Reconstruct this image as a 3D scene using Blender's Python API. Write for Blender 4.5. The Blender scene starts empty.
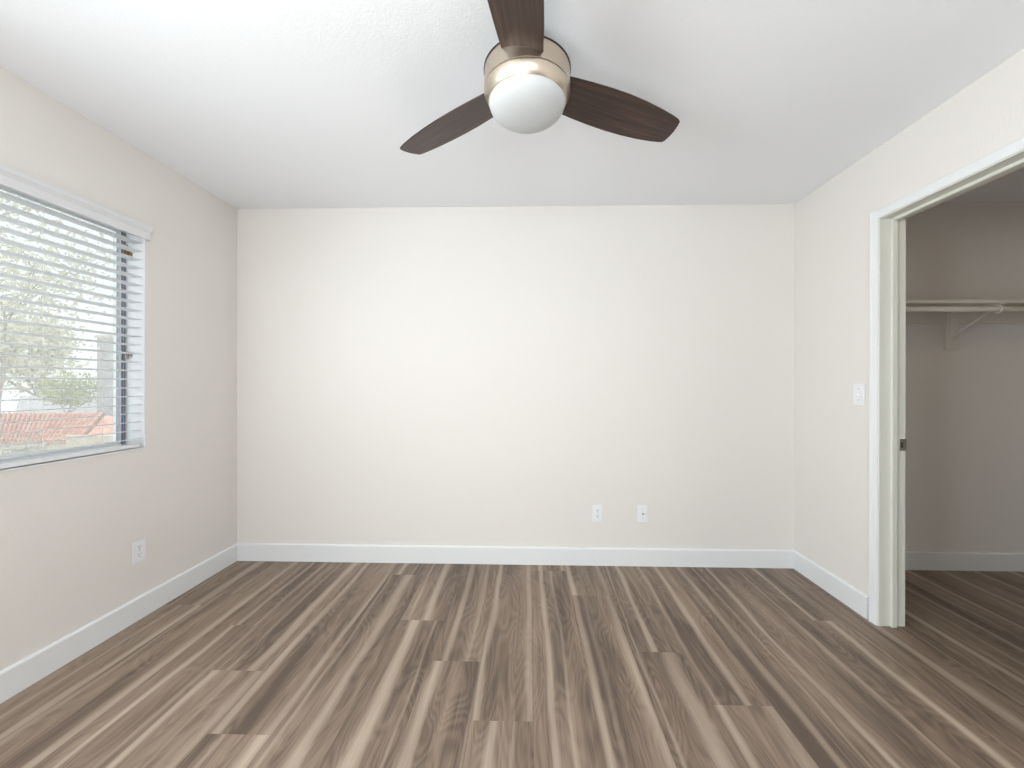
import bpy, bmesh, math, random
from mathutils import Vector, Matrix
PI = math.pi
scene = bpy.context.scene
C = scene.collection

# ------------------------------------------------------------------ camera
F_PX = 385.0
cam_d = bpy.data.cameras.new('camera'); cam = bpy.data.objects.new('camera', cam_d); C.objects.link(cam)
CAM = Vector((0, 0, 1.2236))
cam.location = CAM
yaw, pitch, roll = 0.0248, -0.0001, -0.0021
M = Matrix.Rotation(yaw, 3, 'Z') @ Matrix.Rotation(pitch, 3, 'X') @ Matrix(((math.cos(roll), 0, math.sin(roll)), (0, 1, 0), (-math.sin(roll), 0, math.cos(roll))))
right, fwd, up = M.col[0], M.col[1], M.col[2]
cam.rotation_euler = Matrix((right, up, -fwd)).transposed().to_euler()
cam_d.sensor_width = 36; cam_d.sensor_fit = 'HORIZONTAL'
cam_d.lens = 36 * F_PX / 1024
cam_d.shift_x = -7.49 / 1024; cam_d.shift_y = 0.61 / 1024
cam_d.clip_start = 0.05; cam_d.clip_end = 300
scene.camera = cam

# ------------------------------------------------------------------ sky, lamps, exposure
w = bpy.data.worlds.new('world'); scene.world = w; w.use_nodes = True
nt = w.node_tree; nt.nodes.clear()
wo = nt.nodes.new('ShaderNodeOutputWorld'); bg = nt.nodes.new('ShaderNodeBackground')
tc = nt.nodes.new('ShaderNodeTexCoord'); no = nt.nodes.new('ShaderNodeTexNoise'); rp = nt.nodes.new('ShaderNodeValToRGB')
no.inputs['Scale'].default_value = 2.2; no.inputs['Detail'].default_value = 4
rp.color_ramp.elements[0].position = .35; rp.color_ramp.elements[0].color = (.80, .88, 1, 1)
rp.color_ramp.elements[1].position = .65; rp.color_ramp.elements[1].color = (1, 1, 1, 1)
nt.links.new(tc.outputs['Generated'], no.inputs['Vector']); nt.links.new(no.outputs['Fac'], rp.inputs['Fac'])
nt.links.new(rp.outputs['Color'], bg.inputs['Color']); bg.inputs['Strength'].default_value = 2.0
nt.links.new(bg.outputs[0], wo.inputs[0])

def area(name, loc, target, sx, sy, power, col=(1, 1, 1)):
    l = bpy.data.lights.new(name, 'AREA'); l.shape = 'RECTANGLE'; l.size = sx; l.size_y = sy
    l.energy = power; l.color = col
    o = bpy.data.objects.new(name, l); C.objects.link(o); o.location = loc
    o.rotation_euler = (Vector(target) - Vector(loc)).to_track_quat('-Z', 'Y').to_euler()
    return o
area('side_fill_light', (-2.24, -.35, 1.45), (1.0, .6, 1.5), 1.5, 1.15, 104, (.94, .98, 1.0))  # unseen lamp added outside the side opening to brighten the room
area('rear_fill_light', (.1, -1.62, 1.48), (-2.4, 1.2, 1.1), 1.6, 1.1, 34, (.97, 1.0, 1.0))  # unseen lamp added behind the camera, fills the left and back walls
area('ceiling_fill_light', (-.6, -1.0, .45), (-.65, -1.0, 2.44), 1.6, .7, 33, (1.0, 1.0, 1.0))  # added lamp facing up, out of view, to brighten the ceiling
area('closet_fill_light', (2.7, 1.2, 2.39), (2.7, 1.4, 0), .25, .25, 2.0, (1, .74, .42))  # added warm lamp without a fixture, lifts the dark closet
sun_d = bpy.data.lights.new('sun', 'SUN'); sun_d.energy = 2.2; sun_d.angle = math.radians(8); sun_d.color = (1, .97, .92)
sun = bpy.data.objects.new('sun', sun_d); C.objects.link(sun); sun.location = (6, 4, 9)
sun.rotation_euler = Vector((-.75, -.05, -.66)).to_track_quat('-Z', 'Y').to_euler()
scene.view_settings.view_transform = 'Standard'; scene.view_settings.look = 'None'
scene.view_settings.gamma = 1; scene.view_settings.use_curve_mapping = False
scene.view_settings.exposure = -0.19

# ------------------------------------------------------------------ materials
def lin(r, g, b):
    f = lambda v: (v / 255 / 12.92) if v / 255 <= .04045 else ((v / 255 + .055) / 1.055) ** 2.4
    return (f(r), f(g), f(b), 1)

def mat(name, col, rough=.5, metal=0, bump=None, spec=.5, vary=None):
    m = bpy.data.materials.new(name); m.use_nodes = True; n = m.node_tree
    p = n.nodes['Principled BSDF']
    p.inputs['Base Color'].default_value = col; p.inputs['Roughness'].default_value = rough
    p.inputs['Metallic'].default_value = metal; p.inputs['Specular IOR Level'].default_value = spec
    if bump:
        sc, st, dist = bump
        t = n.nodes.new('ShaderNodeTexCoord'); x = n.nodes.new('ShaderNodeTexNoise'); b = n.nodes.new('ShaderNodeBump')
        x.inputs['Scale'].default_value = sc; x.inputs['Detail'].default_value = 3
        b.inputs['Strength'].default_value = st; b.inputs['Distance'].default_value = dist
        n.links.new(t.outputs['Object'], x.inputs['Vector']); n.links.new(x.outputs['Fac'], b.inputs['Height'])
        n.links.new(b.outputs['Normal'], p.inputs['Normal'])
    if vary:
        sc, col2 = vary
        t = n.nodes.new('ShaderNodeTexCoord'); x = n.nodes.new('ShaderNodeTexNoise'); r = n.nodes.new('ShaderNodeValToRGB')
        x.inputs['Scale'].default_value = sc; x.inputs['Detail'].default_value = 5
        r.color_ramp.elements[0].color = col; r.color_ramp.elements[1].color = col2
        r.color_ramp.elements[0].position = .35; r.color_ramp.elements[1].position = .65
        n.links.new(t.outputs['Object'], x.inputs['Vector']); n.links.new(x.outputs['Fac'], r.inputs['Fac'])
        n.links.new(r.outputs['Color'], p.inputs['Base Color'])
    return m

m_wall = mat('wall_paint', lin(230, 226, 222), .75, bump=(110, .3, .003), spec=.25)
m_ceil = mat('ceiling_paint', lin(243, 245, 249), .85, bump=(120, .22, .003), spec=.2)
m_trim = mat('white_trim_paint', lin(232, 234, 236), .35)
m_jamb = mat('jamb_paint', lin(226, 226, 218), .35)
m_plate = mat('white_plastic', lin(238, 239, 242), .3)
m_dark = mat('dark_slot', lin(60, 58, 56), .6)
m_grey = mat('grey_recess', lin(165, 165, 166), .5)
m_blind = mat('blind_white', lin(238, 239, 241), .4)
_n = m_blind.node_tree; _p = _n.nodes['Principled BSDF']; _o = _n.nodes['Material Output']
_t = _n.nodes.new('ShaderNodeBsdfTranslucent'); _t.inputs[0].default_value = (.93, .94, .95, 1); _m = _n.nodes.new('ShaderNodeMixShader'); _m.inputs[0].default_value = .55
_n.links.new(_p.outputs[0], _m.inputs[1]); _n.links.new(_t.outputs[0], _m.inputs[2]); _n.links.new(_m.outputs[0], _o.inputs[0])
m_cord = mat('blind_cord', lin(215, 212, 205), .8)
m_val = mat('valance_white', lin(226, 227, 230), .4)
m_brass = mat('aged_brass', lin(150, 125, 80), .4, .6)
m_steel = mat('steel', lin(190, 185, 178), .3, .9)
m_gasket = mat('grey_gasket', lin(120, 124, 138), .6)
m_shelf = mat('closet_shelf_paint', lin(226, 220, 212), .5)
m_globe = mat('opal_glass', lin(205, 208, 210), .55, spec=.25)
m_rim = mat('dark_rim', lin(40, 44, 50), .5)

# brushed nickel
m_nick = mat('brushed_nickel', lin(205, 192, 176), .3, 1)
n = m_nick.node_tree; p = n.nodes['Principled BSDF']
t = n.nodes.new('ShaderNodeTexCoord'); mp = n.nodes.new('ShaderNodeMapping'); x = n.nodes.new('ShaderNodeTexNoise'); b = n.nodes.new('ShaderNodeBump')
mp.inputs['Scale'].default_value = (4, 4, 900); x.inputs['Scale'].default_value = 1
b.inputs['Strength'].default_value = .12; b.inputs['Distance'].default_value = .0005
n.links.new(t.outputs['Object'], mp.inputs['Vector']); n.links.new(mp.outputs[0], x.inputs['Vector']); n.links.new(x.outputs['Fac'], b.inputs['Height']); n.links.new(b.outputs[0], p.inputs['Normal'])
p.inputs['Anisotropic'].default_value = .5

# blade wood
def blade_mat():
    m = bpy.data.materials.new('walnut_blade'); m.use_nodes = True; n = m.node_tree; L = n.links
    p = n.nodes['Principled BSDF']; p.inputs['Roughness'].default_value = .38
    t = n.nodes.new('ShaderNodeTexCoord'); mp = n.nodes.new('ShaderNodeMapping'); mp.inputs['Scale'].default_value = (3, 70, 3)
    x = n.nodes.new('ShaderNodeTexNoise'); x.inputs['Scale'].default_value = 1; x.inputs['Detail'].default_value = 5; x.inputs['Distortion'].default_value = .3
    r = n.nodes.new('ShaderNodeValToRGB'); e = r.color_ramp.elements
    e[0].position = .3; e[0].color = lin(48, 35, 30); e[1].position = .72; e[1].color = lin(86, 64, 52)
    k = e.new(.5); k.color = lin(63, 46, 39)
    L.new(t.outputs['Object'], mp.inputs['Vector']); L.new(mp.outputs[0], x.inputs['Vector']); L.new(x.outputs['Fac'], r.inputs['Fac']); L.new(r.outputs['Color'], p.inputs['Base Color'])
    return m
m_blade = blade_mat()

def pane_mat():
    m = bpy.data.materials.new('window_glass'); m.use_nodes = True; n = m.node_tree; n.nodes.clear()
    o = n.nodes.new('ShaderNodeOutputMaterial'); a = n.nodes.new('ShaderNodeBsdfTransparent'); g = n.nodes.new('ShaderNodeBsdfGlossy'); mx = n.nodes.new('ShaderNodeMixShader')
    a.inputs[0].default_value = (.96, .98, .97, 1); g.inputs['Roughness'].default_value = .02; mx.inputs[0].default_value = .05
    n.links.new(a.outputs[0], mx.inputs[1]); n.links.new(g.outputs[0], mx.inputs[2]); n.links.new(mx.outputs[0], o.inputs[0])
    return m
def screen_mat():
    m = bpy.data.materials.new('haze_screen'); m.use_nodes = True; n = m.node_tree; n.nodes.clear()  # pale see-through sheet added to put haze over the outside view
    o = n.nodes.new('ShaderNodeOutputMaterial'); a = n.nodes.new('ShaderNodeBsdfTransparent'); g = n.nodes.new('ShaderNodeBsdfDiffuse'); mx = n.nodes.new('ShaderNodeMixShader')
    tr = n.nodes.new('ShaderNodeBsdfTranslucent'); m2 = n.nodes.new('ShaderNodeMixShader')
    g.inputs[0].default_value = (.62, .62, .64, 1); tr.inputs[0].default_value = (.8, .8, .82, 1); mx.inputs[0].default_value = .28; m2.inputs[0].default_value = .5
    n.links.new(g.outputs[0], m2.inputs[1]); n.links.new(tr.outputs[0], m2.inputs[2])
    n.links.new(a.outputs[0], mx.inputs[1]); n.links.new(m2.outputs[0], mx.inputs[2]); n.links.new(mx.outputs[0], o.inputs[0])
    return m
m_pane = pane_mat(); m_screen = screen_mat()

def floor_mat():
    m = bpy.data.materials.new('plank_floor'); m.use_nodes = True; n = m.node_tree; L = n.links
    p = n.nodes['Principled BSDF']
    N = lambda k: n.nodes.new(k)
    def math_(op, a, b=None, c=None, clamp=False):
        q = N('ShaderNodeMath'); q.operation = op; q.use_clamp = clamp
        for i, v in enumerate((a, b, c)):
            if v is None: continue
            if isinstance(v, (int, float)): q.inputs[i].default_value = v
            else: L.new(v, q.inputs[i])
        return q.outputs[0]
    def attr(nm):
        a = N('ShaderNodeAttribute'); a.attribute_name = nm; s = N('ShaderNodeSeparateXYZ'); L.new(a.outputs['Vector'], s.inputs[0]); return s.outputs
    uv = attr('puv'); s1 = attr('streak_a'); s2 = attr('streak_b')
    u, v, seed = uv[0], uv[1], uv[2]
    def noise(su, sv, detail=2, rough=.5, dist=0, uin=None, off=0):
        c = N('ShaderNodeCombineXYZ')
        L.new(math_('MULTIPLY', uin or u, su), c.inputs[0]); L.new(math_('MULTIPLY', v, sv), c.inputs[1]); L.new(math_('ADD', math_('MULTIPLY', seed, 13.7), off), c.inputs[2])
        q = N('ShaderNodeTexNoise'); q.inputs['Scale'].default_value = 1; q.inputs['Detail'].default_value = detail; q.inputs['Roughness'].default_value = rough; q.inputs['Distortion'].default_value = dist
        L.new(c.outputs[0], q.inputs['Vector']); return q.outputs['Fac']
    wob = math_('MULTIPLY', math_('SUBTRACT', noise(3, 1.5, 1, off=3), .5), .055)      # wander of the streaks, metres
    uw = math_('ADD', u, wob)
    total = None
    for cc, ww, wt_ in ((s1[0], s1[1], 1.0), (s1[2], s2[0], .6), (s2[1], s2[2], .5)):
        d = math_('ABSOLUTE', math_('SUBTRACT', uw, cc))
        wn = math_('MULTIPLY', ww, math_('ADD', .35, noise(2, 2.5, 1, off=7)))
        g = math_('DIVIDE', math_('SUBTRACT', 1.6, math_('DIVIDE', d, wn)), 1.35, None, True)
        g = math_('MULTIPLY', g, wt_)
        total = g if total is None else math_('MAXIMUM', total, g)
    sm = N('ShaderNodeMapRange'); sm.interpolation_type = 'SMOOTHSTEP'; L.new(total, sm.inputs[0])
    streak = sm.outputs[0]
    # cathedral grain: contour lines of a stretched noise
    cat = noise(9, 1.7, 1, .4, .6, off=11)
    lines = math_('SINE', math_('MULTIPLY', cat, 95))
    fine = noise(260, 5, 4, .65, 0, off=17)
    mid = noise(26, 1.3, 4, .6, .3, off=23)
    big = noise(8, .9, 2, .5, .2, off=31)
    tone = math_('ADD', math_('MULTIPLY', math_('SUBTRACT', big, .5), 1.5), math_('MULTIPLY', math_('SUBTRACT', mid, .5), 1.05))
    tone = math_('ADD', tone, math_('MULTIPLY', math_('SUBTRACT', fine, .5), .85))
    tone = math_('ADD', tone, math_('MULTIPLY', lines, math_('MULTIPLY', .085, math_('SUBTRACT', 1.15, streak))))
    pl = N('ShaderNodeTexWhiteNoise'); pl.noise_dimensions = '1D'; L.new(seed, pl.inputs['W'])
    tone = math_('ADD', tone, math_('MULTIPLY', math_('SUBTRACT', pl.outputs['Value'], .5), .14))
    tone = math_('ADD', tone, .34)
    r = N('ShaderNodeValToRGB'); e = r.color_ramp.elements
    e[0].position = 0; e[0].color = lin(94, 79, 69); e[1].position = 1; e[1].color = lin(164, 144, 126)
    q = e.new(.42); q.color = lin(133, 115, 100)
    L.new(tone, r.inputs['Fac'])
    r2 = N('ShaderNodeValToRGB'); e = r2.color_ramp.elements
    e[0].position = .0; e[0].color = lin(164, 146, 130); e[1].position = .8; e[1].color = lin(198, 181, 164)
    L.new(tone, r2.inputs['Fac'])
    mx = N('ShaderNodeMix'); mx.data_type = 'RGBA'; L.new(math_('MULTIPLY', streak, .74), mx.inputs[0]); L.new(r.outputs['Color'], mx.inputs[6]); L.new(r2.outputs['Color'], mx.inputs[7])
    # thin dark joint on the plank border
    ed = math_('MINIMUM', u, math_('SUBTRACT', .228, u))
    sl = math_('LESS_THAN', ed, .0009)
    mx2 = N('ShaderNodeMix'); mx2.data_type = 'RGBA'; L.new(math_('MULTIPLY', sl, .45), mx2.inputs[0]); L.new(mx.outputs[2], mx2.inputs[6]); mx2.inputs[7].default_value = lin(70, 58, 50)
    L.new(mx2.outputs[2], p.inputs['Base Color'])
    p.inputs['Roughness'].default_value = .42; p.inputs['Specular IOR Level'].default_value = .35
    b = N('ShaderNodeBump'); b.inputs['Strength'].default_value = .15; b.inputs['Distance'].default_value = .0008
    L.new(fine, b.inputs['Height']); L.new(b.outputs[0], p.inputs['Normal'])
    return m
m_floor = floor_mat()

# ------------------------------------------------------------------ mesh helpers
def link(name, bm, m, parent=None, smooth=False, kind=None, label=None):
    bm.normal_update()
    me = bpy.data.meshes.new(name); bm.to_mesh(me); bm.free()
    for mm in (m if isinstance(m, (list, tuple)) else [m]): me.materials.append(mm)
    if smooth:
        for f in me.polygons: f.use_smooth = True
    o = bpy.data.objects.new(name, me); C.objects.link(o)
    if parent: o.parent = parent
    if kind: o['kind'] = kind
    if label: o['label'] = label
    return o
def empty(name, loc, label=None, cat=None, group=None, kind=None, rotz=0):
    o = bpy.data.objects.new(name, None); C.objects.link(o); o.location = loc; o.rotation_euler = (0, 0, rotz); o.empty_display_size = .1
    if label: o['label'] = label
    if cat: o['category'] = cat
    if group: o['group'] = group
    if kind: o['kind'] = kind
    return o
def box(bm, x0, x1, y0, y1, z0, z1, bev=0, seg=2):
    r = bmesh.ops.create_cube(bm, size=1); vs = r['verts']
    for v in vs:
        v.co = Vector(((x0 + x1) / 2 + v.co.x * abs(x1 - x0), (y0 + y1) / 2 + v.co.y * abs(y1 - y0), (z0 + z1) / 2 + v.co.z * abs(z1 - z0)))
    if bev:
        es = list({e for v in vs for e in v.link_edges})
        bmesh.ops.bevel(bm, geom=es, offset=bev, segments=seg, affect='EDGES')
    return bm
def B(*a, **k): return box(bmesh.new(), *a, **k)
def lathe(bm, prof, n=64, cap=True):
    rings = []
    for r, z in prof:
        if r < 1e-6: rings.append([bm.verts.new((0, 0, z))])
        else: rings.append([bm.verts.new((r * math.cos(2 * PI * i / n), r * math.sin(2 * PI * i / n), z)) for i in range(n)])
    for a, b in zip(rings, rings[1:]):
        for i in range(n):
            j = (i + 1) % n
            if len(a) == 1 and len(b) == 1: continue
            if len(a) == 1: bm.faces.new((a[0], b[j], b[i]))
            elif len(b) == 1: bm.faces.new((a[i], a[j], b[0]))
            else: bm.faces.new((a[i], a[j], b[j], b[i]))
    if cap:
        for rg in (rings[0], rings[-1]):
            if len(rg) > 1: bm.faces.new(rg)
    bmesh.ops.recalc_face_normals(bm, faces=bm.faces)
    return bm
def tube(bm, pts, rad, n=8):
    pts = [Vector(q) for q in pts]; rads = rad if isinstance(rad, (list, tuple)) else [rad] * len(pts)
    rings = []
    for i, q in enumerate(pts):
        d = (pts[min(i + 1, len(pts) - 1)] - pts[max(i - 1, 0)]).normalized()
        a = d.orthogonal().normalized() if i == 0 else (a - d * a.dot(d)).normalized()
        c = d.cross(a)
        rings.append([bm.verts.new(q + (a * math.cos(2 * PI * k / n) + c * math.sin(2 * PI * k / n)) * rads[i]) for k in range(n)])
    for a_, b_ in zip(rings, rings[1:]):
        for k in range(n): bm.faces.new((a_[k], a_[(k + 1) % n], b_[(k + 1) % n], b_[k]))
    bm.faces.new(rings[0][::-1]); bm.faces.new(rings[-1])
    return bm
def extrude_profile(bm, prof, p0, axis, length, ua, va):
    """closed profile [(u,v)] placed at p0 with directions ua,va, swept along axis"""
    p0, axis, ua, va = map(Vector, (p0, axis, ua, va))
    a = [bm.verts.new(p0 + ua * u + va * v) for u, v in prof]
    b = [bm.verts.new(p0 + ua * u + va * v + axis * length) for u, v in prof]
    k = len(prof)
    for i in range(k): bm.faces.new((a[i], a[(i + 1) % k], b[(i + 1) % k], b[i]))
    bm.faces.new(a[::-1]); bm.faces.new(b)
    bmesh.ops.recalc_face_normals(bm, faces=bm.faces)
    return bm

# ------------------------------------------------------------------ room shell
XL, XR, D, H = -2.0296, 1.7815, 2.628, 2.44
YB = -1.45                       # wall behind the photographer
XCL = 3.55                       # far side of the closet
YCF = .55                        # near wall of the closet
WT = .115
WO = dict(y0=.50, y1=1.987, z0=.89, z1=2.05)      # window opening
DO = dict(y0=1.19, y1=2.0, z1=2.068)              # door opening
LW = .15
bm = bmesh.new()
W2 = (-1.12, .42, .85, 2.03)  # opening of the added side window, out of view
box(bm, XL - LW, XL, YB, W2[0], 0, H); box(bm, XL - LW, XL, W2[1], WO['y0'], 0, H); box(bm, XL - LW, XL, WO['y1'], D, 0, H)
box(bm, XL - LW, XL, W2[0], W2[1], 0, W2[2]); box(bm, XL - LW, XL, W2[0], W2[1], W2[3], H)
box(bm, XL - LW, XL, WO['y0'], WO['y1'], 0, WO['z0'] - .008); box(bm, XL - LW, XL, WO['y0'], WO['y1'], WO['z1'], H)
link('wall_left', bm, m_wall, kind='structure')
link('wall_back', B(XL - LW, XCL + .1, D, D + .12, 0, H), m_wall, kind='structure')
bm = bmesh.new()
JT = .018
box(bm, XR, XR + WT, YB, DO['y0'] - JT, 0, H); box(bm, XR, XR + WT, DO['y1'] + JT, D, 0, H); box(bm, XR, XR + WT, DO['y0'] - JT, DO['y1'] + JT, DO['z1'] + JT, H)
link('wall_right', bm, m_wall, kind='structure')
# rear wall behind the photographer, wide opening added to let in fill light
bm = bmesh.new()
box(bm, XL - LW, -1.35, YB - .12, YB, 0, H); box(bm, .95, XR + WT, YB - .12, YB, 0, H)
box(bm, -1.35, .95, YB - .12, YB, 0, .85); box(bm, -1.35, .95, YB - .12, YB, 2.1, H)
link('wall_front', bm, m_wall, kind='structure')
link('wall_closet_right', B(XCL, XCL + .1, YCF, D, 0, H), m_wall, kind='structure')
link('wall_closet_front', B(XR + WT, XCL + .1, YCF - .1, YCF, 0, H), m_wall, kind='structure')
link('ceiling', B(XL - LW, XCL + .1, YB - .12, D + .12, H, H + .12), m_ceil, kind='structure')

# floor planks (one mesh, individual boards with their own grain and streak positions)
PW = .228; X0 = -.2095
def Yof(py): return 1.2236 * F_PX / (py - 384.6)
joints = {-8: 226, -7: 214, -6: 245.7, -5: 292, -4: 357, -3: 192, -2: 237.5, -1: 278, 0: 337, 1: 186, 2: 210, 3: 265, 4: 316, 5: 420, 6: 416, 7: 231, 8: 412, 9: 414, 10: 411, 11: 415, 12: 412, 13: 413, 14: 411, 15: 414, 16: 412}
ST = {  # (k, far?) : [(centre metres from plank's left edge, half width)]
 (-8, 1): [(.20, .030), (.05, .012)], (-8, 0): [(.215, .028), (.10, .012)],
 (-7, 1): [(.208, .020), (.07, .012)], (-7, 0): [(.206, .024), (.02, .014)],
 (-6, 1): [(.10, .014), (.19, .012)], (-6, 0): [(.075, .014), (.205, .014)],
 (-5, 1): [(.16, .024), (.06, .010)], (-5, 0): [(.015, .022), (.208, .030), (.12, .010)],
 (-4, 1): [(.025, .020), (.213, .020)], (-4, 0): [(.205, .030), (.06, .012)],
 (-3, 1): [(.07, .016), (.15, .014)], (-3, 0): [(.135, .028), (.025, .012)],
 (-2, 1): [(.125, .022), (.03, .01)], (-2, 0): [(.09, .032), (.20, .010)],
 (-1, 1): [(.07, .018), (.17, .012)], (-1, 0): [(.035, .026), (.222, .010)],
 (0, 1): [(.020, .016), (.213, .022)], (0, 0): [(.08, .022), (.155, .012)],
 (1, 1): [(.065, .014), (.20, .008)], (1, 0): [(.072, .016), (.14, .012)],
 (2, 1): [(.018, .016), (.21, .020)], (2, 0): [(.022, .018), (.205, .024), (.07, .015)],
 (3, 1): [(.105, .018), (.03, .010)], (3, 0): [(.158, .032), (.03, .010)],
 (4, 1): [(.145, .018), (.03, .012)], (4, 0): [(.022, .016), (.208, .034)],
 (5, 1): [(.075, .020), (.17, .010)], (5, 0): [(.075, .020)],
 (6, 1): [(.018, .016), (.218, .018)], (6, 0): [(.02, .018), (.215, .022)],
 (7, 1): [(.11, .012)], (7, 0): [(.165, .018)],
 (8, 1): [(.165, .026), (.012, .012)], (8, 0): [(.165, .026)],
 (9, 1): [(.205, .020), (.06, .008)], (10, 1): [(.212, .018), (.10, .008)], (11, 1): [(.212, .016), (.1, .008)], (12, 1): [(.205, .016)], (13, 1): [(.195, .018)], (14, 1): [(.19, .016)]}
rnd = random.Random(4)
bm = bmesh.new()
l_uv = bm.loops.layers.float_vector.new('puv'); l_a = bm.loops.layers.float_vector.new('streak_a'); l_b = bm.loops.layers.float_vector.new('streak_b')
FX0, FX1, FY0, FY1 = XL - LW, XCL + .1, YB - .12, D + .12
k0 = int(math.floor((FX0 - X0) / PW)); k1 = int(math.floor((FX1 - X0) / PW))
PL = 1.524
for k in range(k0, k1 + 1):
    xa = X0 + k * PW; xb = xa + PW
    jy = 1.2236 * F_PX / joints[k] if k in joints else rnd.uniform(-.6, .6)
    ys = [jy + i * PL for i in range(-4, 4)]
    for ya, yb in zip(ys, ys[1:]):
        if yb <= FY0 or ya >= FY1: continue
        far = 1 if ya >= jy - .01 else 0
        st = ST.get((k, far)) or ST.get((k, 1)) or [(rnd.uniform(.02, .2), rnd.uniform(.01, .028)), (rnd.uniform(.02, .2), .012)]
        if ya > jy + .5 or yb < jy - .5: st = [(rnd.uniform(.02, .2), rnd.uniform(.01, .028)), (rnd.uniform(.02, .2), .012)]
        st = list(st) + [(-5, .01)] * (3 - len(st))
        sd = rnd.uniform(0, 60); vo = rnd.uniform(0, 9)
        x_a, x_b = max(xa, FX0), min(xb, FX1); y_a, y_b = max(ya, FY0), min(yb, FY1)
        vs = [bm.verts.new((x, y, 0)) for x, y in ((x_a, y_a), (x_b, y_a), (x_b, y_b), (x_a, y_b))]
        f = bm.faces.new(vs)
        for l in f.loops:
            l[l_uv] = (l.vert.co.x - xa, l.vert.co.y + vo, sd)
            l[l_a] = (st[0][0], st[0][1], st[1][0]); l[l_b] = (st[1][1], st[2][0], st[2][1])
# underside so the floor is a slab
z = -.1
q = [bm.verts.new(c) for c in ((FX0, FY0, z), (FX1, FY0, z), (FX1, FY1, z), (FX0, FY1, z))]
bm.faces.new(q[::-1])
t4 = [bm.verts.new((v.co.x, v.co.y, 0)) for v in q]
for i in range(4): bm.faces.new((q[i], q[(i + 1) % 4], t4[(i + 1) % 4], t4[i]))
link('floor', bm, m_floor, kind='structure')

# baseboards
BT, BH = .014, .118
prof = [(0, 0), (BT, 0), (BT, BH - .008), (BT - .003, BH - .002), (BT - .007, BH), (0, BH)]
def base(name, p0, axis, length, out):
    link(name, extrude_profile(bmesh.new(), prof, p0, axis, length, out, (0, 0, 1)), m_trim, kind='structure')
base('baseboard_left', (XL, YB, 0), (0, 1, 0), D - YB, (1, 0, 0))
base('baseboard_back', (XL + BT, D, 0), (1, 0, 0), XR - XL - 2 * BT, (0, -1, 0))
base('baseboard_right', (XR, DO['y1'] + .058, 0), (0, 1, 0), D - DO['y1'] - .058, (-1, 0, 0))
base('baseboard_right_near', (XR, YB, 0), (0, 1, 0), DO['y0'] - .06 - YB, (-1, 0, 0))
base('baseboard_front', (XL + BT, YB, 0), (1, 0, 0), XR - XL - 2 * BT, (0, 1, 0))
base('baseboard_closet', (XR + WT, D, 0), (1, 0, 0), XCL - XR - WT, (0, -1, 0))

# ------------------------------------------------------------------ closet door frame
d1 = empty('door_1', (XR, (DO['y0'] + DO['y1']) / 2, 0), kind='structure')
def dpart(name, bm, m, label=None, parent=None):
    o = link(name, bm, m, label=label); o.parent = parent or d1
    if not parent: o.matrix_parent_inverse = Matrix.Translation(-Vector(d1.location))
    return o
JX0, JX1 = XR - .004, XR + .128
dpart('jamb', B(JX0, JX1, DO['y1'], DO['y1'] + JT, 0, DO['z1'] + JT, bev=.0012), m_jamb)
dpart('jamb', B(JX0, JX1, DO['y0'] - JT, DO['y0'], 0, DO['z1'] + JT, bev=.0012), m_jamb)
dpart('head_jamb', B(JX0, JX1, DO['y0'], DO['y1'], DO['z1'], DO['z1'] + JT, bev=.0012), m_jamb)
SX0, SX1, SD = XR + .050, XR + .077, .014
dpart('door_stop', B(SX0, SX1, DO['y1'] - SD, DO['y1'], 0.001, DO['z1'], bev=.0025), m_jamb)
dpart('door_stop', B(SX0, SX1, DO['y0'], DO['y0'] + SD, 0.001, DO['z1'], bev=.0025), m_jamb)
dpart('door_stop', B(SX0, SX1, DO['y0'] + SD, DO['y1'] - SD, DO['z1'] - SD, DO['z1'], bev=.0025), m_jamb)
CW = .043
# casing: profile with rounded outer edge, thinner towards the opening
def casing(yin, sgn, z1):
    pr = [(0, 0), (0, .009), (.006, .011), (.026, .013), (.037, .016), (.042, .013), (CW, 0)]
    return extrude_profile(bmesh.new(), pr, (XR, yin, 0.0), (0, 0, 1), z1, (0, sgn, 0), (-1, 0, 0))
cz = DO['z1'] + .005
dpart('casing', casing(DO['y1'] + .005, 1, cz + CW), m_trim)
dpart('casing', casing(DO['y0'] - .005, -1, cz + CW), m_trim)
pr = [(0, 0), (0, .009), (.006, .011), (.026, .013), (.037, .016), (.042, .013), (CW, 0)]
dpart('casing', extrude_profile(bmesh.new(), pr, (XR, DO['y0'] - .005, cz), (0, 1, 0), DO['y1'] - DO['y0'] + .010, (0, 0, 1), (-1, 0, 0)), m_trim)
# strike plate
sp = dpart('strike_plate', B(XR + .098, JX1 + .002, DO['y1'] - .0018, DO['y1'] + .0005, .892, .952, bev=.0006), m_steel, label='steel strike plate')
bm = B(XR + .104, XR + .113, DO['y1'] - .0024, DO['y1'] - .0016, .908, .936)
dpart('latch_hole', bm, m_dark, parent=sp)
o = dpart('lip', tube(bmesh.new(), [(JX1 - .003, DO['y1'] - .001, .902), (JX1 + .005, DO['y1'] + .004, .902), (JX1 + .005, DO['y1'] + .004, .942), (JX1 - .003, DO['y1'] - .001, .942)], .0022), m_steel, parent=sp)

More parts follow.
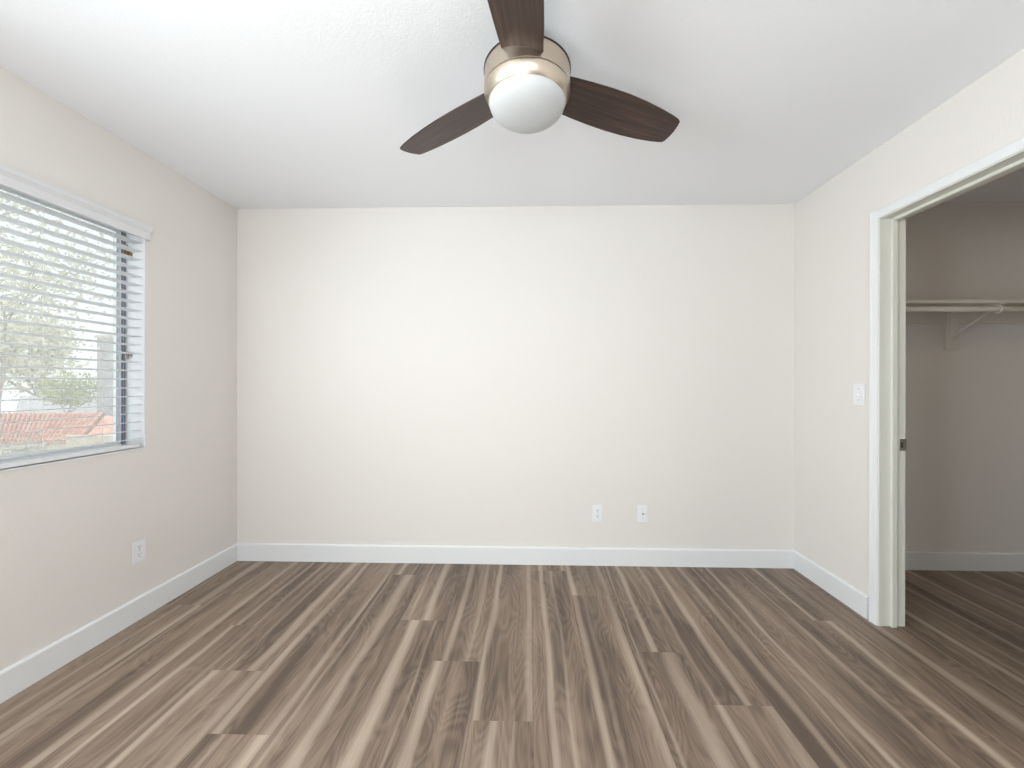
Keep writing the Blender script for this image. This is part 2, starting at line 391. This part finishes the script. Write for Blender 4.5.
# ------------------------------------------------------------------ window
w1 = empty('window_1', (XL, (WO['y0'] + WO['y1']) / 2, WO['z0']), kind='structure')
def wpart(name, bm, m, label=None, parent=None, root=w1):
    o = link(name, bm, m, label=label); o.parent = parent or root
    if not parent: o.matrix_parent_inverse = Matrix.Translation(-Vector(root.location))
    return o
WX = XL - .095                                     # room-side face of the window frame
y0, y1, z0, z1 = WO['y0'], WO['y1'], WO['z0'], WO['z1']
bm = bmesh.new(); lt = .006
box(bm, WX, XL + .001, y1 - lt, y1, z0, z1); box(bm, WX, XL + .001, y0, y0 + lt, z0, z1); box(bm, WX, XL + .001, y0 + lt, y1 - lt, z1 - lt, z1)
wpart('jamb_liner', bm, m_trim)
wpart('sill', B(WX, XL + .004, y0, y1 - .001, z0 - .0078, z0 - .001, bev=.0015), m_trim)
bm = bmesh.new(); fw = .022
for a in ((y1 - lt - fw, y1 - lt), (y0 + lt, y0 + lt + fw)): box(bm, WX - .05, WX, a[0], a[1], z0, z1 - lt, bev=.002)
box(bm, WX - .05, WX, y0 + lt + fw, y1 - lt - fw, z1 - lt - fw, z1 - lt, bev=.002); box(bm, WX - .05, WX, y0 + lt + fw, y1 - lt - fw, z0, z0 + fw, bev=.002)
wpart('frame', bm, m_trim)
ya, yb = y0 + lt + fw, y1 - lt - fw
ym = (ya + yb) / 2
for (a, b_, xo) in ((ya, ym + .02, -.030), (ym - .02, yb, -.012)):
    bm = bmesh.new(); s = .012; X_ = WX + xo
    for q in ((a, a + s), (b_ - s, b_)): box(bm, X_ - .012, X_, q[0], q[1], z0 + fw, z1 - lt - fw, bev=.0015)
    for q in ((z0 + fw, z0 + fw + s), (z1 - lt - fw - s, z1 - lt - fw)): box(bm, X_ - .012, X_, a + s, b_ - s, q[0], q[1], bev=.0015)
    sa = wpart('sash', bm, m_trim)
    wpart('pane', B(X_ - .009, X_ - .005, a + s, b_ - s, z0 + fw + s, z1 - lt - fw - s), m_pane, parent=sa)
    g = .0015
    bm = bmesh.new()
    for q in ((a + s, a + s + g), (b_ - s - g, b_ - s)): box(bm, X_ - .004, X_ - .001, q[0], q[1], z0 + fw + s, z1 - lt - fw - s)
    wpart('gasket', bm, m_gasket, parent=sa)
bm = B(WX - .049, WX - .0485, ya, yb, z0 + fw, z1 - lt - fw)
wpart('haze_screen', bm, m_screen)
# dark grey track strip just inside the far stile of the frame
bm = bmesh.new()
box(bm, WX - .004, WX + .0012, 1.9555, 1.9640, z0 + .004, z1 - lt - .004); box(bm, WX - .004, WX + .0012, 1.9665, 1.9750, z0 + .004, z1 - lt - .004)
wpart('track', bm, m_gasket, label='dark grey vertical window track')
# latches on the far stile
bm = bmesh.new(); lx, ly, lz = WX + .012, y1 - lt - .012, 1.914
box(bm, lx, lx + .008, ly - .009, ly + .009, lz - .022, lz + .022, bev=.002)
tube(bm, [(lx + .012, ly - .012, lz + .034), (lx + .012, ly - .006, lz + .008), (lx + .014, ly + .010, lz - .004), (lx + .014, ly + .010, lz - .03)], .0055)
wpart('latch', bm, m_brass, label='brass latch high on the frame')
lz = 1.372
bm = bmesh.new(); box(bm, lx, lx + .006, ly - .010, ly + .010, lz - .02, lz + .016, bev=.002)
tube(bm, [(lx + .010, ly - .026, lz + .012), (lx + .014, ly - .006, lz + .016), (lx + .016, ly + .012, lz + .002), (lx + .014, ly + .018, lz - .014)], .005)
wpart('latch', bm, m_steel, label='pale grey latch half way up the frame')

def plain_window(name, axis, a0, a1, z0_, z1_, c):
    r = empty(name, (0, 0, 0), kind='structure'); bm = bmesh.new(); f_ = .035
    def bb(p, q, za, zb, t=.04):
        if axis == 'x': box(bm, c - t / 2, c + t / 2, p, q, za, zb)
        else: box(bm, p, q, c - t / 2, c + t / 2, za, zb)
    bb(a0, a0 + f_, z0_, z1_); bb(a1 - f_, a1, z0_, z1_); bb(a0 + f_, a1 - f_, z0_, z0_ + f_); bb(a0 + f_, a1 - f_, z1_ - f_, z1_)
    mid = (a0 + a1) / 2; bb(mid - .02, mid + .02, z0_ + f_, z1_ - f_)
    link('frame', bm, m_trim, r)
    bm = bmesh.new(); bb(a0 + f_, mid - .02, z0_ + f_, z1_ - f_, .004); link('pane', bm, m_pane, r)
    bm = bmesh.new(); bb(mid + .02, a1 - f_, z0_ + f_, z1_ - f_, .004); link('pane', bm, m_pane, r)
plain_window('added_side_window', 'x', -1.12, .42, .85, 2.03, XL - .10)  # invented window near the camera, added to let in fill light
plain_window('added_rear_window', 'y', -1.35, .95, .85, 2.1, YB - .08)  # invented window behind the camera, added for more fill light

# ------------------------------------------------------------------ blind
bl = empty('window_blind', (XL, (y0 + y1) / 2, z0), 'white horizontal slat blind with moulded valance, slats open, in the window', 'blind')
def bpart(name, bm, m, label=None, parent=None): return wpart(name, bm, m, label, parent, root=bl)
SXc = XL - .028; SW = .050
SY0, SY1 = y0 + .012, y1 - .012
pitch_s = .04465; zs0 = .9340
tilt = math.radians(5)
def slat_bm():
    bm = bmesh.new(); n_ = 6; th = .0026
    def prof_pt(s): return (SW * s, .0014 * (1 - 4 * s * s))
    top = [prof_pt(-.5 + i / n_) for i in range(n_ + 1)]
    pr = [(u, v + th / 2) for u, v in top] + [(u, v - th / 2) for u, v in reversed(top)]
    return extrude_profile(bm, pr, (0, SY0, 0), (0, 1, 0), SY1 - SY0, (math.cos(tilt), 0, math.sin(tilt)), (-math.sin(tilt), 0, math.cos(tilt)))
proto = bpart('slat', slat_bm(), m_blind)
proto.matrix_parent_inverse = Matrix.Identity(4)
NS = 25
for i in range(NS):
    o = proto if i == 0 else proto.copy()
    if i: C.objects.link(o); o.parent = bl
    o.location = (SXc - bl.location.x, -bl.location.y, zs0 + i * pitch_s - bl.location.z)
bpart('bottom_rail', B(SXc - .026, SXc + .028, SY0, SY1 - .012, z0 + .004, z0 + .022, bev=.003), m_trim)
bpart('headrail', B(XL - .062, XL - .006, SY0, SY1, z1 - lt - .022, z1 - lt, bev=.001), m_trim)
vz0, vz1 = 1.985, 2.058
vp = [(0, 0), (.010, 0), (.011, .002), (.011, .034), (.008, .037), (.008, .040), (.012, .043), (.012, .046), (.015, .050), (.019, .054), (.021, .062), (.022, .066), (.022, .073), (0, .073)]
bpart('valance', extrude_profile(bmesh.new(), vp, (XL + .004, y0 - .015, vz0), (0, 1, 0), y1 - y0 + .030, (1, 0, 0), (0, 0, 1)), m_val)
for yy in (.64, 1.10, 1.559, 1.831):
    bm = bmesh.new()
    for xx in (SXc - .026, SXc + .0265): tube(bm, [(xx, yy, z0 + .015), (xx, yy, z1 - .02)], .0008, 5)
    bpart('ladder_cord', bm, m_cord)

# ------------------------------------------------------------------ outlets, switch
def fitting(name, loc, rotz, label, cat):
    return empty(name, loc, label, cat, rotz=rotz)      # local -y faces the room
def screw(parent, x, zc, y=-.0062):
    bm = lathe(bmesh.new(), [(.0028, 0), (.0028, .0006), (.0016, .001), (0, .001)], 14)
    o = link('screw', bm, m_grey, parent, True); o.location = (x, y, zc); o.rotation_euler = (PI / 2, 0, 0)
def plate(parent):
    bm = B(-.035, .035, -.006, 0, -.057, .057, bev=.0035, seg=3)
    return link('cover_plate', bm, m_plate, parent)
def receptacle(parent, zc):
    bm = bmesh.new(); n_ = 24; vs = []
    for i in range(n_):
        a = 2 * PI * i / n_; x_, z_ = .0172 * math.cos(a), .0172 * math.sin(a); z_ = max(-.0128, min(.0128, z_))
        vs.append((x_, z_))
    extrude_profile(bm, vs, (0, -.0056, zc), (0, -1, 0), .0016, (1, 0, 0), (0, 0, 1))
    r = link('receptacle', bm, m_plate, parent)
    for x_, h_ in ((-.0062, .0042), (.0062, .0034)):
        link('slot', B(x_ - .0012, x_ + .0012, -.0076, -.0070, zc + .003 - h_, zc + .003 + h_), m_dark, r)
    link('ground_hole', B(-.0022, .0022, -.0076, -.0070, zc - .0102, zc - .0058, bev=.0002), m_dark, r)
def outlet(loc, rotz, label):
    t = fitting('wall_outlet', loc, rotz, label, 'outlet'); plate(t)
    receptacle(t, .0195); receptacle(t, -.0195); screw(t, 0, 0)
outlet((XL, 1.953, .355), PI / 2, 'white duplex power outlet on the left wall below the window')
outlet((.467, D, .352), 0, 'white duplex power outlet on the back wall')
t = fitting('cable_jack', (.770, D, .352), 0, 'white wall plate with a single round cable connector in the middle', 'wall plate')
plate(t)
bm = lathe(bmesh.new(), [(.0065, 0), (.0065, .002), (.0048, .0024), (.0048, .009), (.003, .009), (.003, .004), (0, .004)], 24)
o = link('connector', bm, m_steel, t); o.location = (0, -.0055, 0); o.rotation_euler = (PI / 2, 0, 0); o['label'] = 'dark metal threaded connector'
screw(t, 0, .030); screw(t, 0, -.030)
t = fitting('light_switch', (XR, 2.121, 1.174), -PI / 2, 'white toggle light switch on the right wall beside the closet opening', 'light switch')
plate(t)
link('toggle_surround', B(-.0055, .0055, -.0068, -.0055, -.0125, .0125, bev=.0004), m_plate, t)
bm = B(-.0036, .0036, -.016, -.005, -.0105, .0015, bev=.001)
link('toggle', bm, m_plate, t)
screw(t, 0, .030); screw(t, 0, -.030)

# ------------------------------------------------------------------ ceiling fan
FC = Vector((-.0088, 1.3363, 0)); ZB = 1.2236 + 1.048
fan = empty('ceiling_fan', (FC.x, FC.y, H), 'ceiling fan with three dark walnut blades, brushed nickel body and white light bowl', 'ceiling fan')
def fpart(name, bm, m, smooth=True, **k):
    o = link(name, bm, m, fan, smooth, **k); return o
zl = lambda z_: z_ - H
def smooth_by_angle(o):
    me = o.data
    import math as _m
    me.set_sharp_from_angle(angle=_m.radians(35))
ST_, SB = 2.302, 2.237
o = fpart('canopy', lathe(bmesh.new(), [(.052, zl(H)), (.052, zl(2.41)), (.040, zl(2.385)), (.016, zl(2.375)), (.016, zl(2.31)), (.03, zl(ST_ + .001))]), m_nick); smooth_by_angle(o)
o = fpart('motor_housing', lathe(bmesh.new(), [(.03, zl(ST_ + .003)), (.145, zl(ST_ + .003)), (.148, zl(ST_)), (.1485, zl(SB + .002)), (.1465, zl(SB + .0005)), (.1, zl(SB + .0005))]), m_nick); smooth_by_angle(o)
o = fpart('housing_rim', lathe(bmesh.new(), [(.144, zl(ST_ + .0032)), (.1505, zl(ST_ + .0032)), (.1505, zl(ST_ + .0005)), (.144, zl(ST_ + .0005))]), m_rim, label='thin dark rim on top of the housing'); smooth_by_angle(o)
o = fpart('light_kit_ring', lathe(bmesh.new(), [(.1, zl(SB - .001)), (.1465, zl(SB - .001)), (.1485, zl(SB - .003)), (.1485, zl(SB - .007)), (.1325, zl(SB - .0405)), (.130, zl(SB - .042)), (.128, zl(SB - .036))]), m_nick); smooth_by_angle(o)
zn = SB - .040
pr = [(.1, zl(zn + .004)), (.1305, zl(zn + .002))]
for i in range(0, 15):
    a = i / 14 * PI / 2
    pr.append((.1315 * math.cos(a) ** .9 if i < 14 else 0, zl(zn - .056 * math.sin(a))))
fpart('light_bowl', lathe(bmesh.new(), pr, 64, cap=False), m_globe)
# blades
plus = [(.118, .066), (.16, .070), (.22, .076), (.30, .081), (.38, .083), (.46, .081), (.54, .075), (.60, .067), (.635, .060), (.652, .055)]
minus = [(.118, -.066), (.16, -.071), (.22, -.076), (.30, -.081), (.38, -.082), (.46, -.079), (.54, -.072), (.60, -.064), (.635, -.058), (.645, -.054)]
tip = [(.660, .046), (.664, .020), (.663, -.006), (.658, -.030), (.651, -.050)]
outline = minus + [(q[0], q[1]) for q in reversed(tip)] + list(reversed(plus))
for ang in (24.6, 144.1, 263.8):
    bm = bmesh.new(); th = .0055
    tp = [bm.verts.new((r_, w_, th / 2)) for r_, w_ in outline]; bt = [bm.verts.new((r_, w_, -th / 2)) for r_, w_ in outline]
    k = len(outline)
    bm.faces.new(tp); bm.faces.new(bt[::-1])
    for i in range(k): bm.faces.new((tp[i], bt[i], bt[(i + 1) % k], tp[(i + 1) % k]))
    bmesh.ops.recalc_face_normals(bm, faces=bm.faces)
    es = [e for e in bm.edges if abs(e.verts[0].co.z - e.verts[1].co.z) < 1e-5 and len(e.link_faces) == 2]
    bmesh.ops.bevel(bm, geom=es, offset=.0012, segments=2, affect='EDGES')
    o = link('blade', bm, m_blade, fan); o.location = (0, 0, ZB - H)
    o.rotation_euler = (Matrix.Rotation(math.radians(ang), 3, 'Z') @ Matrix.Rotation(math.radians(-12), 3, 'X')).to_euler()

# ------------------------------------------------------------------ closet shelf, rod and bracket
sh = empty('closet_shelf', (XR + WT, D, 1.708), 'painted wooden shelf across the closet back wall with a cleat under it', 'shelf')
def spart(root, name, bm, m, label=None):
    o = link(name, bm, m, label=label); o.parent = root; o.matrix_parent_inverse = Matrix.Translation(-Vector(root.location)); return o
spart(sh, 'shelf_board', B(XR + WT + .001, XCL - .001, D - .30, D - .001, 1.709, 1.727, bev=.002), m_shelf)
spart(sh, 'cleat', B(XR + WT + .001, XCL - .001, D - .019, D - .0005, 1.634, 1.708, bev=.002), m_shelf)
spart(sh, 'cleat_block', B(2.748, 2.838, D - .021, D - .0005, 1.458, 1.7075, bev=.002), m_shelf)
bk = empty('shelf_bracket', (2.79, D - .02, 1.6), 'small white metal shelf and rod bracket under the closet shelf', 'bracket')
spart(bk, 'wall_strap', B(2.783, 2.797, D - .0235, D - .0212, 1.535, 1.706), m_shelf)
spart(bk, 'top_arm', B(2.783, 2.797, D - .292, D - .022, 1.7035, 1.7085), m_shelf)
spart(bk, 'diagonal_brace', tube(bmesh.new(), [(2.79, D - .024, 1.545), (2.79, D - .14, 1.62), (2.79, D - .268, 1.700)], .0045, 8), m_shelf)
hk = [(2.79, D - .268 + .021 * math.cos(a), 1.678 + .021 * math.sin(a)) for a in [PI * (.5 + 1.25 * i / 14) for i in range(15)]]
spart(bk, 'rod_hook', tube(bmesh.new(), [(2.79, D - .268, 1.702)] + hk, .004, 8), m_shelf)
rod = link('closet_rod', tube(bmesh.new(), [(XR + WT + .002, 0, 0), (XCL - .002, 0, 0)], .0165, 24), m_shelf, smooth=True)
rod.location = (0, D - .268, 1.678); rod['label'] = 'round painted hanging rod below the closet shelf'; rod['category'] = 'rod'

# ------------------------------------------------------------------ outside the window
m_tile = mat('terracotta_tile', lin(196, 132, 108), .8, vary=(2.2, lin(226, 180, 158)))
m_tile2 = mat('terracotta_pan_shade', lin(140, 86, 68), .85)  # darker colour painted into the tile valleys as their shade
m_groof = mat('grey_roof', lin(176, 174, 176), .9, vary=(2, lin(200, 198, 198)))
m_stucco = mat('pale_stucco', lin(214, 206, 194), .9, vary=(1.5, lin(226, 220, 208)))
m_tan = mat('tan_wall', lin(220, 206, 182), .9, vary=(2, lin(232, 222, 202)))
m_yard = mat('dry_yard', lin(190, 188, 170), .95, vary=(.4, lin(214, 206, 188)))
m_bark = mat('bark', lin(150, 138, 126), .9)
def leafmat(name, a, b_): 
    m = mat(name, a, .7, vary=(1.2, b_)); return m
m_leaf_pale = leafmat('pale_leaves', lin(196, 196, 170), lin(218, 214, 196))
m_leaf_green = leafmat('green_leaves', lin(150, 160, 110), lin(190, 190, 140))
m_leaf_grey = leafmat('grey_leaves', lin(165, 165, 150), lin(196, 194, 180))
link('ground', B(-70, XL - .6, -6, 70, -4.1, -3.9), m_yard, kind='structure')

def at(px, py, Y):      # point on the ray through a pixel at depth Y
    d = M @ Vector(((px - 519.49) / F_PX, 1, -(py - 384.61) / F_PX)); return CAM + d * (Y / d.y)

def tile_roof(name, a, b_, c, d, rows, cols, m, label, thick=.12):
    """a,b ridge ends, c,d eave ends (c under a): barrel tiles as a corrugated slab"""
    bm = bmesh.new(); grid = []
    up_ = ((b_ - a).cross(c - a)).normalized()
    if up_.z < 0: up_ = -up_
    nc = cols * 6
    for i in range(rows + 1):
        for s in ((0,) if i == 0 else (0, 1)) if i < rows else (0,):
            pass
    lines = []
    for i in range(rows):
        for e_ in (0, 1):
            t_ = (i + e_) / rows; row = []
            for j in range(nc + 1):
                s_ = j / nc
                P = (a.lerp(b_, s_)).lerp(c.lerp(d, s_), t_)
                ph = (j % 6) / 6 * 2 * PI
                hgt = .075 * (1 + math.cos(ph)) + (.03 if e_ else 0)
                row.append(bm.verts.new(P + up_ * hgt))
            lines.append(row)
    for r0, r1 in zip(lines, lines[1:]):
        for j in range(nc): bm.faces.new((r0[j], r0[j + 1], r1[j + 1], r1[j])).material_index = 1 if j % 6 in (2, 3) else 0  # valley faces take the painted shade colour
    lo = [bm.verts.new(q - up_ * thick) for q in (a, b_, d, c)]
    bm.faces.new(lo)
    tl = lines[0]; bl_ = lines[-1]
    bm.faces.new([lo[0], lo[1]] + tl[::-1]); bm.faces.new([lo[3], lo[2]] + bl_[::-1])
    bmesh.ops.recalc_face_normals(bm, faces=bm.faces)
    return bm
# house with terracotta roof
h1 = empty('tiled_house', tuple(at(40, 450, 20)[:2]) + (-3.9,), 'low house with terracotta barrel tile roof seen through the window', 'house')
A_, B_ = at(-30, 414, 22), at(106, 414, 22); C_, D_ = at(-30, 443, 19.5), at(80, 441, 19.5)
zr = (A_.z + B_.z) / 2; ze = (C_.z + D_.z) / 2
A_.z = B_.z = zr; C_.z = D_.z = ze
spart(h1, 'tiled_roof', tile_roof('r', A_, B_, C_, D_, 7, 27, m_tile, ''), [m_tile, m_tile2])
spart(h1, 'wall', B(C_.x + .3, D_.x - .1, 19.8, 23.5, -3.9, ze - .12), m_stucco)
bm = bmesh.new()
P0 = [(B_.x, 22.0, zr - .02), (D_.x, 19.5, ze - .02), (B_.x + 1.2, 24.6, ze - .02), (B_.x, 22.0, zr - .2), (D_.x, 19.5, ze - .2), (B_.x + 1.2, 24.6, ze - .2)]
vv = [bm.verts.new(q) for q in P0]; bm.faces.new(vv[:3]); bm.faces.new(vv[3:][::-1])
for i in range(3): bm.faces.new((vv[i], vv[(i + 1) % 3], vv[3 + (i + 1) % 3], vv[3 + i]))
bmesh.ops.recalc_face_normals(bm, faces=bm.faces)
spart(h1, 'hip_roof', bm, m_tile)
# grey roofed house behind
h2 = empty('grey_roofed_house', tuple(at(70, 420, 30)[:2]) + (-3.9,), 'house with plain grey roof beyond the terracotta roofed one', 'house')
A2, B2, C2, D2 = at(20, 396, 33), at(100, 396, 33), at(14, 416, 29), at(112, 416, 29)
A2.z = B2.z; C2.z = D2.z
bm = bmesh.new()
vv = [bm.verts.new(q) for q in (A2, B2, D2, C2)] + [bm.verts.new(q - Vector((0, 0, .25))) for q in (A2, B2, D2, C2)]
bm.faces.new(vv[:4]); bm.faces.new(vv[4:][::-1])
for i in range(4): bm.faces.new((vv[i], vv[(i + 1) % 4], vv[4 + (i + 1) % 4], vv[4 + i]))
bmesh.ops.recalc_face_normals(bm, faces=bm.faces)
spart(h2, 'roof', bm, m_groof)
spart(h2, 'wall', B(C2.x + .4, D2.x - .3, 29.4, 33, -3.9, C2.z - .26), m_stucco)
# tan block wall right of the tiled roof
a, b_ = at(66, 440, 17.5), at(118, 440, 17.5)
wl = empty('garden_wall', ((a.x + b_.x) / 2, 17.6, -3.9), 'tan masonry garden wall in front of the tiled house', 'garden wall')
spart(wl, 'masonry', B(a.x, b_.x, 17.5, 17.7, -3.9, at(90, 437, 17.5).z), m_tan)
spart(wl, 'coping', B(a.x - .03, b_.x + .03, 17.46, 17.74, at(90, 437, 17.5).z, at(90, 437, 17.5).z + .06, bev=.01), m_stucco)
# pale two storey building at the right edge of the view
a, b_ = at(97, 340, 24), at(113, 340, 24)
hb = empty('pale_building', ((a.x + b_.x) / 2, 25.5, -3.9), 'tall pale stucco building with tan corner pier at the right of the window view', 'building')
ztop = at(100, 338, 24).z
spart(hb, 'wall', B(a.x, b_.x, 24, 27, -3.9, ztop), m_groof)
c1, c2 = at(113, 390, 23.8), at(118, 390, 23.8)
spart(hb, 'corner_pier', B(c1.x, c2.x, 23.8, 25, -3.9, c1.z), m_tan)
spart(hb, 'parapet', B(a.x - .1, b_.x + .1, 23.9, 27.1, ztop, ztop + .18, bev=.02), m_stucco)

def tree(name, base_p, h, crown_r, nleaf, leafm, seed, label, leaf=.16, trunk_r=.09, lean=(0, 0), zmin=0, cat='tree'):
    r = random.Random(seed); root = empty(name, tuple(base_p), label, cat)
    bm = bmesh.new(); tips = []
    def grow(p, d, ln, rad, lvl):
        pts = [p]; q = p.copy(); dd = d.copy()
        for i in range(4):
            dd = (dd + Vector((r.uniform(-.18, .18), r.uniform(-.18, .18), r.uniform(-.05, .12)))).normalized(); q = q + dd * ln / 4; pts.append(q.copy())
        tube(bm, pts, [rad * (1 - .12 * i) for i in range(5)], 6)
        if lvl >= 1: tips.extend(pts[1:])
        if lvl < 3:
            for i in range(4 if lvl == 0 else 3):
                a_ = r.uniform(0, 2 * PI); e_ = r.uniform(.15, .8)
                nd = (dd * .5 + Vector((math.cos(a_), math.sin(a_), e_))).normalized()
                grow(pts[r.choice((2, 3, 4))], nd, ln * r.uniform(.6, .8), rad * .55, lvl + 1)
    grow(Vector((0, 0, 0)), Vector((lean[0], lean[1], 1)).normalized(), h * .42, trunk_r, 0)
    link('branches', bm, m_bark, root)
    bm = bmesh.new()
    for i in range(nleaf):
        t_ = r.choice(tips); v = Vector((r.gauss(0, 1), r.gauss(0, 1), r.gauss(0, .8))) * crown_r * .16
        c = t_ + v
        if c.z < zmin: continue
        a_ = Vector((r.uniform(-1, 1), r.uniform(-1, 1), r.uniform(-1, 1))).normalized(); b2 = a_.orthogonal().normalized(); s = leaf * r.uniform(.6, 1.3)
        q = [c - a_ * s * .5, c + b2 * s * .22, c + a_ * s * .5, c - b2 * s * .22]
        bm.faces.new([bm.verts.new(w_) for w_ in q])
    link('foliage', bm, leafm, root)
    return root
def ground_at(px, Y): 
    p_ = at(px, 400, Y); return (p_.x, p_.y, -3.9)
tree('shade_tree', ground_at(-2, 12.5), 14.5, 5.0, 7500, m_leaf_pale, 3, 'large sparse pale leaved tree nearest the window', leaf=.22, trunk_r=.11, zmin=5.2)
tree('green_tree', ground_at(56, 26.3), 7.0, 2.6, 1700, m_leaf_green, 5, 'smaller yellow green tree between the two roofs', leaf=.3, zmin=3.6)
tree('hedge_shrub', ground_at(4, 14.6), 3.2, 1.8, 1500, m_leaf_grey, 11, 'grey green shrub low at the left end of the tiled roof', leaf=.2, trunk_r=.05, cat='shrub')
tree('tall_tree', ground_at(40, 46), 17, 7, 5200, m_leaf_pale, 21, 'tall hazy tree far behind the grey roofed house', leaf=.6, trunk_r=.25, zmin=3.5)
